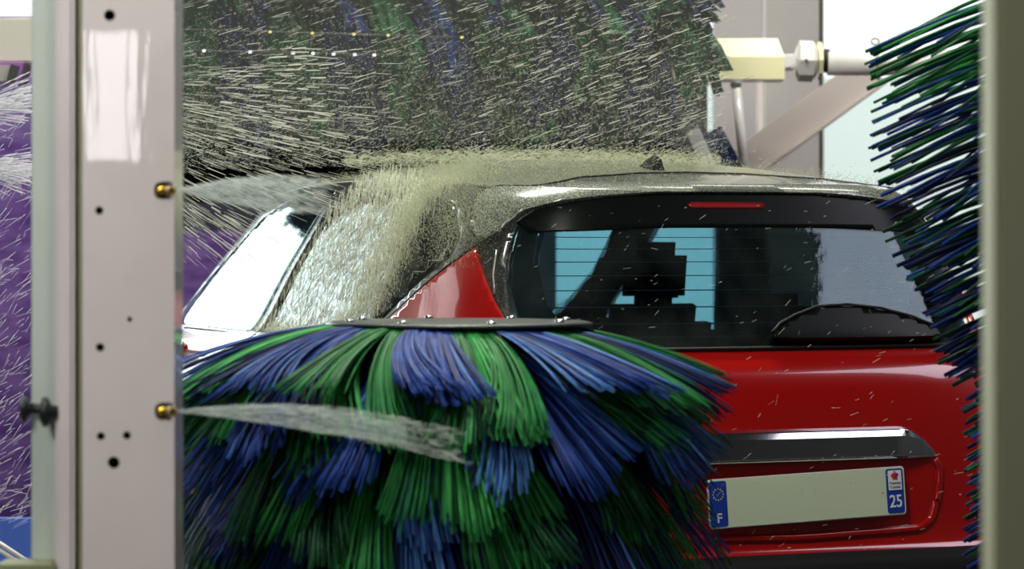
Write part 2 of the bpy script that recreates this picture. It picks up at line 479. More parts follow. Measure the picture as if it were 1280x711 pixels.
# dark joint between spoiler and roof
def strip_line(name, pts, w, m, off, mir=False, r=.0025):
    bm = bmesh.new()
    P = []
    for i in range(len(pts)-1):
        n = max(2, int(abs(pts[i+1][0]-pts[i][0])/1.5)+int(abs(pts[i+1][1]-pts[i][1])/.15))
        for j in range(n):
            t = j/n; P.append((pts[i][0]+(pts[i+1][0]-pts[i][0])*t, pts[i][1]+(pts[i+1][1]-pts[i][1])*t))
    P.append(pts[-1])
    add_tube(bm, [npoint(math.radians(-a if mir else a), k, off) for a, k in P], r, 6)
    return bm_obj(name, bm, m, CAR, True)
seam = [(46.9, 10.75), (48.9, 11.1), (50.1, 12.1), (49.5, 12.56), (47.9, 12.82), (42, 13.0), (34, 13.14), (18, 13.22), (0, 13.24)]
seam = seam+[(-a, k) for a, k in seam[::-1] if a > 0]
strip_line('seam', seam, 0, M['rubber'], .013, r=.0028)
for mir in (False, True):
    strip_line('chrome_edge', [(43.6, 9.75), (44.2, 10.1), (44.4, 10.6)], 0, M['silver'], .006, mir, .0025)
    strip_line('fin_seal', [(66, 8.3), (61, 9.0), (53.5, 9.9), (47.4, 10.7)], 0, M['rubber'], .006, mir, .004)

# antenna
bm = bmesh.new()
for q in range(1):
    poly = [(-.045, -.004), (.075, -.004), (.055, .012), (.01, .034), (-.02, .040), (-.042, .034)]
    A = [bm.verts.new((u, s_, z)) for u, (s_, z) in zip([-.019, -.019, -.015, -.007, -.006, -.008], poly)]
    B = [bm.verts.new((u, s_, z)) for u, (s_, z) in zip([.019, .019, .015, .007, .006, .008], poly)]
    n = len(poly)
    for i in range(n): bm.faces.new((A[i], A[(i+1) % n], B[(i+1) % n], B[i]))
    bm.faces.new(A[::-1]); bm.faces.new(B)
bmesh.ops.bevel(bm, geom=bm.edges[:], offset=.003, segments=2, affect='EDGES')
ant = bm_obj('antenna', bm, M['rubber'], CAR); ant.location = (-.025, .79, 1.531)

SB = [(0, 11.25), (20, 11.2), (40.5, 11.05), (42.6, 11.3), (40.3, 11.73), (34.8, 12.18), (28.8, 12.46), (17.9, 12.9), (0, 12.96)]
patch('sun_band', SB+[(-a, k) for a, k in SB[::-1] if a > 0], M['sun_band'], off=.0048, thick=.002, da=2, dk=.2)
# third brake light inside the top of the glass
patch('brake_light', [(-12, 11.9), (5, 11.9), (6, 12.05), (5, 12.2), (-12, 12.2), (-13, 12.05)], M['brake'], off=.0065, thick=.004)
# wiper with its long black cover at the foot of the glass
HS = [(-1.0, 8.55), (-1.5, 8.85), (.5, 9.1), (4, 9.27), (9, 9.42), (15, 9.45), (21, 9.38), (26, 9.22), (29.5, 8.98), (31, 8.62), (28, 8.5), (14, 8.5)]
wip = patch('wiper_cover', smooth_poly(HS, 1), M['sun_band'], off=.034, thick=.03, da=1.5, dk=.12)
wl = [(a, k+.015) for a, k in HS[1:9]]
strip_line('wiper_blade', wl, 0, M['rubber'], .036, r=.004)
patch('window_seal', [(-33, 8.27), (33, 8.27), (37, 8.5), (28, 8.42), (-28, 8.42), (-37, 8.5)], M['rubber'], off=.010, thick=.01, da=2, dk=.3)

# chrome strip above the plate, tapered ends; heights in metres on the hatch
def z2k(z):
    lo, hi = 0.0, 13.0
    for _ in range(40):
        mid = (lo+hi)/2
        if lev(mid)[0] < z: lo = mid
        else: hi = mid
    return lo
def u2a(u, k):
    lo, hi = -60.0, 60.0
    for _ in range(40):
        mid = (lo+hi)/2
        if S(math.radians(mid), k)[0] < u: lo = mid
        else: hi = mid
    return lo
def uz(u, z):
    k = z2k(z); return (u2a(u, k), k)
# bar profile extruded across the hatch, following its curve
def bar_on_hatch(name, us, prof, m, side=1):
    """us: list of u; prof(u) -> list of (outward, z)"""
    V = []; Fc = []; n = None
    for u in us:
        pr = prof(u); n = len(pr)
        for o_, z in pr:
            k = z2k(z); a = u2a(u, k); p = Vector(S(math.radians(a), k)); V.append((p.x, p.y-o_, z))
    for i in range(len(us)-1):
        for j in range(n):
            a = i*n+j; b = i*n+(j+1) % n; Fc.append((a, b, b+n, a+n))
    Fc.append(tuple(range(n))[::-1]); Fc.append(tuple((len(us)-1)*n+j for j in range(n)))
    return mesh_obj(name, V, Fc, m, CAR)
def chrome_prof(u):
    au = abs(u)
    t = max(0, (au-.27)/.105)        # 0..1 along the tapered tip
    top = .902-.058*t**2.2; bot = .826
    dep = .030*(1-.55*t)
    return [(-.004, bot), (dep*.75, bot), (dep*1.0, bot+.008), (dep*.98, bot+(top-bot)*.72), (dep*.72, top-.006), (dep*.2, top), (-.004, top)]
us = [-.375+.75*i/60 for i in range(61)]
ch = bar_on_hatch('chrome_strip', us, chrome_prof, M['chrome'])
bv = ch.modifiers.new('bevel', 'BEVEL'); bv.width = .0025; bv.segments = 2; bv.limit_method = 'ANGLE'
# recess frame around the plate: shallow raised lip
lip = [(-.375, .822), (-.392, .80), (-.385, .73), (-.365, .675), (-.33, .655), (0, .645), (.33, .655), (.365, .675), (.385, .73), (.392, .80), (.375, .822)]
bm = bmesh.new(); P = []
for i in range(len(lip)-1):
    for j in range(8):
        t = j/8; u = lip[i][0]*(1-t)+lip[i+1][0]*t; z = lip[i][1]*(1-t)+lip[i+1][1]*t
        a, k = uz(u, z); P.append(npoint(math.radians(a), k, .0))
P = [P[0]]+[(P[i-1]+P[i]*2+P[i+1])/4 for i in range(1, len(P)-1)]+[P[-1]]
add_tube(bm, P, .010, 10); bm_obj('plate_surround', bm, M['red'], CAR, True)

# licence plate, sits slightly crooked
PL = empty('licence_plate'); PL.parent = CAR
PL.location = (.018, .004, .742); PL.rotation_euler = (math.radians(-4), math.radians(-1.9), 0)
def rrect(w, h, r, n=5):
    P = []
    for cx, cy, a0 in ((w/2-r, h/2-r, 0), (-w/2+r, h/2-r, 90), (-w/2+r, -h/2+r, 180), (w/2-r, -h/2+r, 270)):
        for i in range(n+1):
            a = math.radians(a0+90*i/n); P.append((cx+r*math.cos(a), cy+r*math.sin(a)))
    return P
def plate_piece(name, cx, cz, w, h, y, m, r=.004, parent=PL, t=.0012):
    bm = bmesh.new(); add_prism(bm, [(cx+a, cz+b) for a, b in rrect(w, h, r)], y, y-t)
    return bm_obj(name, bm, m, parent)
plate_piece('plate_face', 0, 0, .520, .112, 0, M['plate'], .009, t=.003)
plate_piece('plate_rim', 0, 0, .520, .112, .0005, M['plate_white'], .009, t=.002).scale = (1.008, 1, 1.035)
plate_piece('country_band', -.236, 0, .045, .106, -.003, M['plate_blue'], .006)
plate_piece('department_band', .234, 0, .046, .106, -.003, M['plate_blue'], .006)
plate_piece('region_badge', .234, .0255, .036, .047, -.0042, M['plate_white'], .003)
red = [(-.009, .006), (-.004, .009), (-.002, .014), (.002, .014), (.004, .009), (.009, .008), (.010, .002), (.006, -.001), (.008, -.007), (.002, -.008), (-.002, -.006), (-.006, -.008), (-.007, -.002), (-.011, .002)]
bm = bmesh.new(); add_prism(bm, [(.234+a, .034+b) for a, b in red], -.0054, -.0062); bm_obj('region_shape', bm, M['plate_red'], PL)
bm = bmesh.new(); add_prism(bm, [(.238+.0032*math.cos(i*PI/4), .0365+.0038*math.sin(i*PI/4)) for i in range(8)], -.0062, -.0068); bm_obj('region_mark', bm, M['plate_blue'], PL)

def text(name, s, size, loc, m, parent, rot=(PI/2, 0, 0), ext=.0006, bold=0.0, sx=1.0):
    c = bpy.data.curves.new(name, 'FONT'); c.body = s; c.size = size; c.extrude = ext; c.align_x = 'CENTER'; c.align_y = 'CENTER'; c.offset = bold
    o = bpy.data.objects.new(name, c); COL.objects.link(o)
    dg = bpy.context.evaluated_depsgraph_get(); me = bpy.data.meshes.new_from_object(o.evaluated_get(dg))
    bpy.data.objects.remove(o); me.materials.clear(); me.materials.append(m)
    t = bpy.data.objects.new(name, me); COL.objects.link(t); t.parent = parent; t.location = loc; t.rotation_euler = rot; t.scale = (sx, 1, 1)
    return t
text('department_number', '25', .042, (.234, -.0048, -.026), M['plate_white'], PL, bold=.0004, sx=.85)
text('country_letter', 'F', .030, (-.236, -.0048, -.034), M['plate_white'], PL, bold=.0006)
text('region_name', 'Franche\nComté', .0095, (.234, -.0056, .014), M['plate_ink'], PL)
bm = bmesh.new()
for i in range(12):
    a = i*PI/6; cx, cz = -.236+.013*math.cos(a), .022+.013*math.sin(a)
    pts = [(cx+(.0026 if j % 2 == 0 else .0011)*math.sin(j*PI/5), cz+(.0026 if j % 2 == 0 else .0011)*math.cos(j*PI/5)) for j in range(10)]
    add_prism(bm, pts, -.0042, -.0048)
bm_obj('country_stars', bm, M['star'], PL)
bm = bmesh.new(); add_cyl(bm, (.2, -.002, -.003), (.2, -.0045, -.003), .0022, n=10); bm_obj('rivet', bm, M['silver'], PL)

# engine badge low on the right of the hatch
bx_ = .505; kk = z2k(.683); aa = u2a(bx_, kk); pp = Vector(S(math.radians(aa), kk))
text('engine_badge', 'TCe', .035, (pp.x, pp.y-.004, .683), M['chrome'], CAR, ext=.002, bold=.0008, rot=(PI/2, 0, math.radians(14)))

# tail lights wrap round the corners
TL = [(33, 6.05), (40, 5.9), (52, 6.0), (55, 6.5), (53, 7.1), (46, 7.35), (40, 7.2), (36, 6.7)]
for mir in (False, True):
    tl = patch('tail_light', smooth_poly(TL, 1), M['lamp_red'], off=.014, thick=.015, mir=mir, da=1.5, dk=.2)
    strip_line('lamp_frame', TL+[TL[0]], 0, M['gloss_black'], .012, mir, .006)
    # door handles and sill line
    for a in (76, 104):
        strip_line('door_handle', [(a-3, 6.9), (a-1.5, 6.95), (a+1.5, 6.95), (a+3, 6.9)], 0, M['red'], .03, mir, .011)
    for a0 in (60, 92.5, 124):
        strip_line('door_gap', [(a0, 3.9), (a0, 6.0), (a0+.2, 8.2)], 0, M['rubber'], -.001, mir, .003)
# hatch gap line
strip_line('hatch_gap', [(-31, 3.95), (-32.5, 5), (-33.5, 6.5), (-35, 7.6), (-39, 8.3)], 0, M['rubber'], -.001, r=.003)
strip_line('hatch_gap', [(31, 3.95), (32.5, 5), (33.5, 6.5), (35, 7.6), (39, 8.3)], 0, M['rubber'], -.001, r=.003)

# mirrors
for sx in (-1, 1):
    bm = bmesh.new(); bmesh.ops.create_icosphere(bm, subdivisions=3, radius=1)
    bmesh.ops.transform(bm, matrix=Matrix.Translation((sx*.94, 2.78, 1.06)) @ Matrix.Diagonal((.11, .07, .075, 1)), verts=bm.verts)
    mo = bm_obj('side_mirror', bm, M['black_paint'], CAR, True)
    bm = bmesh.new(); add_tube(bm, [(sx*.80, 2.82, 1.03), (sx*.86, 2.8, 1.03), (sx*.9, 2.79, 1.04)], .022); bm_obj('mirror_arm', bm, M['plastic'], mo, True)

# wheels
for sx in (-1, 1):
    for sy in (.78, 3.33):
        bm = bmesh.new(); add_lathe(bm, (sx*.66, sy, .325), (sx, 0, 0), [(0, .20), (0, .30), (.02, .32), (.10, .325), (.18, .32), (.205, .295), (.205, .21)], 40)
        w = bm_obj('wheel', bm, M['rubber'], CAR, True)
        bm = bmesh.new(); add_lathe(bm, (sx*.86, sy, .325), (sx, 0, 0), [(0, .20), (.008, .205), (.012, .19), (.0, .17)], 40)
        add_lathe(bm, (sx*.862, sy, .325), (sx, 0, 0), [(0, .05), (.012, .045), (.014, .0)], 20)
        for i in range(5):
            a = i*2*PI/5; add_box(bm, (sx*.868, sy+.11*math.cos(a), .325+.11*math.sin(a)), (.012, .16, .035), Matrix.Rotation(a, 3, 'X'), .003)
        bm_obj('rim', bm, M['silver'], w)
# headlights and bonnet
bm = bmesh.new()
hood = [(-.80, 3.95, 1.02), (.80, 3.95, 1.02)]
rows = []
for i in range(9):
    s_ = 2.95+i*.135; row = []
    for j in range(13):
        u = -1+2*j/12; wd = .82-.10*(i/8)**2
        row.append(bm.verts.new((u*wd, s_, 1.05+.055*(1-u*u)-.14*(i/8)**2.2)))
    rows.append(row)
for A, B in zip(rows, rows[1:]):
    for j in range(12): bm.faces.new((A[j], A[j+1], B[j+1], B[j]))
bm_obj('bonnet', bm, M['red'], CAR, True)

# cabin: floor tub, dashboard, seats
bm = bmesh.new()
add_box(bm, (0, 1.9, .42), (1.5, 2.7, .06)); add_box(bm, (0, .62, .72), (1.25, .08, .55)); add_box(bm, (0, 3.0, .85), (1.45, .32, .32), bevel=.06)
bm_obj('cabin_floor', bm, M['seat'], CAR)
bm = bmesh.new(); add_box(bm, (0, .62, 1.0), (1.2, .60, .03), bevel=.01); bm_obj('parcel_shelf', bm, M['seat'], CAR)
def seat(name, u, s, w, ztop, hr=True, hw=.25):
    bm = bmesh.new(); add_box(bm, (u, s+.28, .60), (w, .5, .16), bevel=.05)
    add_box(bm, (u, s, .88), (w, .14, ztop-.60), Matrix.Rotation(math.radians(12), 3, 'X'), .055)
    o = bm_obj(name, bm, M['seat'], CAR, True)
    if hr:
        bm = bmesh.new(); add_box(bm, (u, s-.07, ztop+.075), (hw, .09, .20), Matrix.Rotation(math.radians(8), 3, 'X'), .04)
        for q in (-.05, .05): add_cyl(bm, (u+q, s-.06, ztop-.06), (u+q, s-.07, ztop+.06), .007, n=8)
        bm_obj('headrest', bm, M['seat'], o, True)
    return o
seat('front_seat', -.36, 1.95, .50, 1.17); seat('front_seat', .40, 1.76, .38, 1.17, hw=.20)
rb = seat('rear_bench', 0, .98, 1.2, 1.03, False)
for u in (-.38, .38):
    bm = bmesh.new(); add_box(bm, (u, .93, 1.13), (.26, .08, .15), bevel=.035); bm_obj('headrest', bm, M['seat'], rb, True)
bm = bmesh.new()
sw = [Vector((-.36+.18*math.cos(i*PI/12), 2.62-.06*math.sin(i*PI/12), .98+.17*math.sin(i*PI/12))) for i in range(25)]
add_tube(bm, sw, .014, 8); bm_obj('steering_wheel', bm, M['rubber'], CAR, True)
bm = bmesh.new(); add_box(bm, (0, 2.38, 1.43), (.22, .03, .06), bevel=.01); bm_obj('inside_mirror', bm, M['rubber'], CAR)

# ------------------------------------------------------------------ brushes
class Ribbons:
    """flat foam strips collected into one mesh per bundle"""
    def __init__(s): s.V = []; s.F = []; s.I = []
    def add(s, pts, w, t, side, mi, taper=1.0):
        b = len(s.V); n = len(pts)
        for i, p in enumerate(pts):
            d = (pts[min(i+1, n-1)]-pts[max(i-1, 0)])
            if d.length < 1e-9: d = Vector((0, 0, 1))
            d.normalize(); x = (side-d*side.dot(d)).normalized(); y = d.cross(x)
            f = 1+(taper-1)*i/(n-1)
            hw = w*.5*f; ht = t*.5
            s.V += [p-x*hw-y*ht, p+x*hw-y*ht, p+x*hw+y*ht, p-x*hw+y*ht]
        for i in range(n-1):
            for j in range(4):
                a = b+i*4+j; c = b+i*4+(j+1) % 4
                s.F.append((a, c, c+4, a+4)); s.I.append(mi)
        s.F.append((b+3, b+2, b+1, b)); s.I.append(mi)
        e = b+(n-1)*4; s.F.append((e, e+1, e+2, e+3)); s.I.append(mi)
    def build(s, name, mats, parent, smooth=True):
        return mesh_obj(name, s.V, s.F, None, parent, smooth, mats, s.I)

GREENS = [M['green'], M['green_light'], M['green_dark']]
BLUES = [M['blue'], M['blue_light'], M['navy']]

def pickm(r, a=.5, b=.25):
    x = r.random(); return 0 if x < a else (1 if x < a+b else 2)

# ---- near side brush: upright spindle, strips fanned out and drooping
FB = (-.148, 5.62)
fb = empty('wash_brush', (FB[0], FB[1], 0))
tag(fb, 'spinning upright brush of drooping green and blue strips in front of the car', 'brush')
FT = 1.35-104/F*FB[1]
bm = bmesh.new(); add_cyl(bm, (0, 0, .02), (0, 0, FT-.01), .10, n=32); bm_obj('spindle', bm, M['brush_core'], fb)
bm = bmesh.new(); add_lathe(bm, (.045, 0, FT-.006), (0, 0, 1), [(0, .20), (.002, .255), (.007, .262), (.010, .25), (.012, .05)], 48)
bm_obj('top_plate', bm, M['dark_steel'], fb, True)
for i in range(8):
    a = i*PI/4+.3; bm = bmesh.new(); add_lathe(bm, (.045+.22*math.cos(a), .22*math.sin(a), FT+.002), (0, 0, 1), [(0, .009), (.006, .009), (.008, .006)], 12)
    bm_obj('plate_bolt', bm, M['chrome'], fb, True)
NS = 18
# (height, least and most droop, reach)
tiers = [(FT-.001, .09, .20, .50), (FT-.035, .16, .33, .53), (FT-.16, .22, .42, .52), (FT-.29, .28, .50, .44), (FT-.43, .3, .5, .45)]
r_ = random.Random(21)
for ti, (z0, d0, d1, L0) in enumerate(tiers):
    for k in range(NS):
        phi0 = 2*PI*(k+.5*(ti % 2))/NS+.12
        green = (k+ti) % 2 == 0
        rb = Ribbons()
        # every tuft hangs as three locks, the strips of one lock lying close together
        for c_ in range(3):
            cd = d0+(d1-d0)*r_.random(); cl = r_.uniform(.86, 1.0); sw = r_.uniform(-.12, .20); mi = pickm(r_, .5 if ti < 2 else .38, .30 if ti < 2 else .04)  # lower tiers get darker strips, their shade put into the colour
            nrib = 30
            for q in range(nrib):
                v = (q+.5)/nrib-.5
                ph0 = phi0+((c_+.5)/3-.5+v/3)*2*PI/NS
                dd = cd*(1+.10*math.cos(v*PI))+r_.uniform(-.012, .012)
                L = L0*cl*(1-.12*v*v*4)*r_.uniform(.90, 1.0)
                zz = z0-r_.random()*.035*(ti > 0)-r_.random()*.004
                m_ = mi if r_.random() < .72 else pickm(r_, .4, .2)
                pts = []
                for i in range(11):
                    t = i/10
                    rho = .14+L*(t-.12*t*t*(dd/.3)); ph = ph0+sw*t*t+v*.12*t*t
                    pts.append(Vector((rho*math.cos(ph), rho*math.sin(ph), zz-dd*max(0, t-.14)**1.6*1.2)))
                side = Vector((-math.sin(ph0), math.cos(ph0), r_.uniform(-.3, .3))).normalized()
                rb.add(pts, r_.uniform(.0030, .0065), .0014, side, m_, .85)
        rb.build('bristle_tuft', GREENS if green else BLUES, fb)

# ---- right side brush: upright spindle, strips nearly straight
RB = (1.09, 5.75)
rbo = empty('wash_brush', (RB[0], RB[1], 0))
tag(rbo, 'tall upright brush with straight dark strips at the right edge, beside the pale green post', 'brush')
bm = bmesh.new(); add_cyl(bm, (0, 0, .02), (0, 0, 2.6), .07, n=28); bm_obj('spindle', bm, M['brush_core'], rbo)
SRB = F/RB[1]
def tipx(y):
    P = [(-100, 1060), (40, 1075), (100, 1083), (200, 1086), (250, 1095), (300, 1105), (340, 1125), (380, 1150), (430, 1165), (470, 1178), (500, 1200), (560, 1207), (711, 1203), (900, 1200)]
    for (a, b), (c, d) in zip(P, P[1:]):
        if y <= c: return b+(d-b)*(y-a)/(c-a)
    return P[-1][1]
r_ = random.Random(5)
ngz, nga = 8, 8
for gz in range(ngz):
    for ga in range(nga):
        rb = Ribbons(); 
        zt0 = .55+gz*.145
        for q in range(15):
            ztip = zt0+r_.random()*.145*(1 if gz < ngz-1 else 1.25)
            ztip = round(ztip/.024)*.024+r_.uniform(-.003, .003)
            phi = (ga+r_.random())*2*PI/nga
            dl = (phi-PI+PI) % (2*PI)-PI; phi = PI+dl*(.22+.78*abs(dl)/PI)   # trailing in the draught, bunched to one side
            ypx = 300-(ztip-CZ)*SRB
            L = (RB[0]*SRB+640-tipx(ypx))/SRB*(r_.uniform(.96, 1.0) if r_.random() < .7 else r_.uniform(.75, .95))
            pts = []
            sl = .36+r_.uniform(-.02, .02)
            for i in range(5):
                t = i/4; rho = .05+(L-.05)*t
                pts.append(Vector((rho*math.cos(phi), rho*math.sin(phi), ztip+sl*(L-rho)+.01*math.sin(t*PI))))
            side = Vector((-math.sin(phi), math.cos(phi), r_.uniform(.3, 2))).normalized()
            hi = ypx < 150
            x = r_.random()
            mi = (0 if x < .45 else 2 if x < .7 else 1 if x < .82 else 3) if hi else (2 if x < .22 else 5 if x < .66 else 3 if x < .93 else 0)
            rb.add(pts, r_.uniform(.006, .011), .003, side, mi, .8)
        rb.build('bristle_tuft', GREENS+BLUES, rbo)

# ---- overhead roller brush across the car roof
axd = Vector((math.cos(TH), math.sin(TH), 0)); fwd = Vector((-math.sin(TH), math.cos(TH), 0))
TBc = Vector(c2w(0, 2.75, 2.17)); RT = .58
right_end = 0.88; left_end = -.92
tb = empty('roller_brush', (TBc.x, TBc.y, 0), TH)
tag(tb, 'large dark green and blue roller brush lying across above the car roof', 'brush')
bm = bmesh.new(); add_cyl(bm, (left_end-.05, 0, TBc.z), (right_end+.05, 0, TBc.z), .2, n=32); bm_obj('spindle', bm, M['brush_core'], tb)
r_ = random.Random(3)
nx, na_ = 11, 8
for ix in range(nx):
    for ia in range(na_):
        rb = Ribbons(); green = (ix+ia) % 2 == 0
        x0 = left_end+(right_end-left_end)*ix/nx; wx = (right_end-left_end)/nx
        for q in range(80):
            if q % 16 == 0: lx_ = r_.random()*.8; lp_ = r_.random()*.7; lt_ = r_.uniform(.1, .35); lm_ = pickm(r_, .35, .02)
            x = x0+wx*(lx_+.3*r_.random()); ph = (ia+lp_+.35*r_.random())*2*PI/na_
            R = RT*r_.uniform(.9, 1.0); spread = (x-.5*(left_end+right_end))/(right_end-left_end)*.05
            bendx = r_.uniform(-.01, .01); tw = lt_
            pts = []
            for i in range(5):
                t = i/4; rho = .18+(R-.18)*t; p = ph+tw*t*t
                pts.append(Vector((x+spread*t+bendx*t*t, rho*math.cos(p), TBc.z+rho*math.sin(p))))
            rb.add(pts, r_.uniform(.014, .03), .002, Vector((1, r_.uniform(-.4, .4), r_.uniform(-.4, .4))).normalized(), lm_, 1.0)
        rb.build('bristle_tuft', [M['green_deep'], M['green'], M['green_dark']] if green else [M['navy'], M['blue'], M['navy']], tb)

# ------------------------------------------------------------------ near left post with spray nozzles
PY = 4.55
post = empty('gantry_post', at(157, 300, PY).xy.to_3d())
tag(post, 'white enamelled machine post with round holes and two brass nozzles, left foreground', 'post')
PX, PYY = post.location.x, post.location.y
def lx(x, Y=PY): return (x-640)/F*Y-PX
def lz(y, Y=PY): return CZ+(300-y)/F*Y
def local(v): return Vector(v)-Vector((PX, PYY, 0))
ZT, ZB = 3.2, 0.0
# front plate with real holes: 2D triangulation with circles cut out
holes = [(137, 19, 7), (124, 263, 5.2), (162, 399, 3.2), (125, 434, 5.2), (126, 545, 5), (158.5, 544, 5), (142, 578, 7.5)]
slots = [(207, 238), (208, 514)]
x0, x1 = lx(103), lx(218)
outer = [(x0, ZB), (x1, ZB), (x1, ZT), (x0, ZT)]
hl = []
sc_ = PY/F
for hx, hy, hr in holes:
    hl.append([(lx(hx)+hr*sc_*math.cos(i*PI/12), lz(hy)+hr*sc_*math.sin(i*PI/12)) for i in range(24)])
for hx, hy in slots:
    w, h = 14.5*sc_, 11.0*sc_
    hl.append([(lx(hx)+w*math.copysign(abs(math.cos(i*PI/12))**.7, math.cos(i*PI/12)), lz(hy)+h*math.copysign(abs(math.sin(i*PI/12))**.7, math.sin(i*PI/12))) for i in range(24)])
# slots open to the right edge: clip
for L_ in hl[-2:]:
    for i, p in enumerate(L_):
        if p[0] > x1-.0015: L_[i] = (x1-.0015, p[1])
def plate_with_holes(name, outer, holes, y0, y1, m, parent):
    V = []; E = []
    for L_ in [outer]+holes:
        b = len(V); V += [Vector(p) for p in L_]; E += [(b+i, b+(i+1) % len(L_)) for i in range(len(L_))]
    r = delaunay_2d_cdt(V, E, [], 0, 1e-6)
    vs = [(v.x, v.y) for v in r[0]]; fs = []
    for f in r[2]:
        c = (sum(vs[i][0] for i in f)/len(f), sum(vs[i][1] for i in f)/len(f))
        if inside(c, outer) and not any(inside(c, h) for h in holes): fs.append(tuple(f))
    n = len(vs); top = [(a, y0, b) for a, b in vs]; bot = [(a, y1, b) for a, b in vs]
    ed = {(f[i], f[(i+1) % len(f)]) for f in fs for i in range(len(f))}
    faces = fs+[tuple(i+n for i in f[::-1]) for f in fs]+[(b, a, a+n, b+n) for a, b in ed if (b, a) not in ed]
    return mesh_obj(name, top+bot, faces, m, parent)
plate_with_holes('front_plate', outer, hl, 0, .006, M['cream'], post)
# sides and back of the box section
bm = bmesh.new()
add_box(bm, (x1-.003, .06, (ZT+ZB)/2), (.006, .11, ZT-ZB)); add_box(bm, ((x0+x1)/2, .117, (ZT+ZB)/2), (x1-x0, .006, ZT-ZB)); add_box(bm, (x0+.003, .06, (ZT+ZB)/2), (.006, .11, ZT-ZB))
bm_obj('box_section', bm, M['cream'], post)
bm = bmesh.new(); add_box(bm, ((x0+x1)/2-.004, .03, (ZT+ZB)/2), (x1-x0-.03, .004, ZT-ZB)); bm_obj('inner_lining', bm, M['brass_dark'], post)  # dark sheet behind the holes, painting in the shade inside the post
# edge strip, gap, rail and pale side profile
def vbar(name, xa, xb, y, d, m, bev=.002):
    bm = bmesh.new(); add_box(bm, ((lx(xa)+lx(xb))/2, y+d/2, (ZT+ZB)/2), (lx(xb)-lx(xa), d, ZT-ZB), bevel=bev); return bm_obj(name, bm, m, post)
vbar('edge_strip', 97.5, 103.5, .002, .10, M['olive'], .001)
vbar('joint_gap', 92.5, 98, .02, .09, M['brass_dark'], 0)
vbar('guide_rail', 69, 93, -.004, .11, M['post_rail'], .006)
vbar('side_profile', 35, 69.5, .03, .09, M['post_pale'], .004)
bm = bmesh.new(); add_cyl(bm, (lx(71), .01, ZB), (lx(71), .01, ZT), .004, n=12); bm_obj('rail_seam', bm, M['post_rail'], post)
bm = bmesh.new(); add_box(bm, (lx(35), .0, lz(708)), (.09, .10, .016), bevel=.004); bm_obj('foot_bracket', bm, M['olive'], post)
# wing knob
bm = bmesh.new(); ky = -.03
add_lathe(bm, (lx(23), ky+.05, lz(512)), (1, 0, 0), [(0, .014), (.004, .021), (.010, .020), (.014, .010), (.020, .008)], 16)
add_cyl(bm, (lx(30), ky+.05, lz(511)), (lx(60), ky+.04, lz(512)), .0085, n=14)
add_lathe(bm, (lx(50), ky+.03, lz(515)), (1, 0, 0), [(0, .010), (.005, .024), (.012, .023), (.018, .012), (.028, .010)], 16)
kn = bm_obj('clamp_knob', bm, M['knob'], post, True)
# nozzles
NOZ = []
for hx, hy in slots:
    bm = bmesh.new(); z = lz(hy); xa = lx(hx-12)
    add_lathe(bm, (xa, .004, z), (1, 0, 0), [(0, .0060), (.004, .0078), (.012, .0078), (.013, .0065), (.016, .0065), (.017, .0085), (.0215, .0085), (.0225, .0070), (.027, .0070), (.030, .0045), (.031, .002)], 24)
    nz = bm_obj('nozzle', bm, M['brass'], post, True)
    bm = bmesh.new(); add_cyl(bm, (xa+.0165, .004, z), (xa+.0200, .004, z), .0089, n=24); bm_obj('nozzle_ring', bm, M['silver'], nz, True)
    bm = bmesh.new(); add_tube(bm, [(xa-.03, .012, z), (xa, .006, z)], .006); bm_obj('feed_pipe', bm, M['brass_dark'], nz, True)
    NOZ.append(Vector((xa+.031+PX, PYY+.004, z)))

# ------------------------------------------------------------------ near right post (out of focus)
rp = empty('gantry_post', at(1300, 300, 2.9).xy.to_3d())
tag(rp, 'blurred olive green post at the right edge of the view', 'post')
bm = bmesh.new(); add_box(bm, (0, .04, 1.6), (.102, .08, 3.2), bevel=.006); bm_obj('post_column', bm, M['olive_post'], rp)
bm = bmesh.new(); add_box(bm, (0, .04, .01), (.2, .18, .02), bevel=.003); bm_obj('post_foot', bm, M['olive_post'], rp)
rp.location.x = (1243-640)/F*2.9+.051

# pale curved hose behind the left post
bm = bmesh.new()
add_tube(bm, [at(219+q[0], q[1], 5.3) for q in [(-6, -60), (-1, -20), (3, 20), (5, 60), (4, 100), (1, 140), (-2, 175), (-8, 220), (-14, 600), (-18, 1100), (-14, 1210)]], .004, 8)
tag(bm_obj('hose', bm, M['post_pale'], None, True), 'thin pale hose curving down behind the white post', 'hose')

# ------------------------------------------------------------------ brush drive arm, braces (upper right)
AY = 10.1
sa = AY/F
arm = empty('drive_arm', (at(895, 300, AY).x, AY, 0))
tag(arm, 'pale yellow motor arm carrying the end of the roller brush, upper right', 'machine arm')
ax0 = arm.location.x
def al(x, y, dy=0): 
    p = at(x, y, AY); return Vector((p.x-ax0, dy, p.z))
bm = bmesh.new()
hx_ = [(0.0, 48), (-.055, 72), (-.06, 100), (.06, 102), (.06, 72), (.055, 48)]
prof = [Vector((0, y_, CZ+(300-z_)*sa)) for y_, z_ in hx_]
A = [bm.verts.new((al(840, 0).x, p.y, p.z)) for p in prof]; B = [bm.verts.new((al(979 if i in (1, 2, 3, 4) else 972, 0).x, p.y, p.z)) for i, p in enumerate(prof)]
for i in range(6): bm.faces.new((A[i], A[(i+1) % 6], B[(i+1) % 6], B[i]))
bm.faces.new(A[::-1]); bm.faces.new(B)
bm_obj('motor_housing', bm, M['yellow_paint'], arm)
bm = bmesh.new(); add_box(bm, al(985, 78), (.05, .10, .055), bevel=.008); bm_obj('neck', bm, M['white_paint'], arm)
bm = bmesh.new(); c = al(1005, 76)
add_lathe(bm, c-Vector((.03, 0, 0)), (1, 0, -.04), [(0, .045), (.012, .072), (.06, .072), (.075, .05)], 8); bm_obj('flange', bm, M['white_paint'], arm)
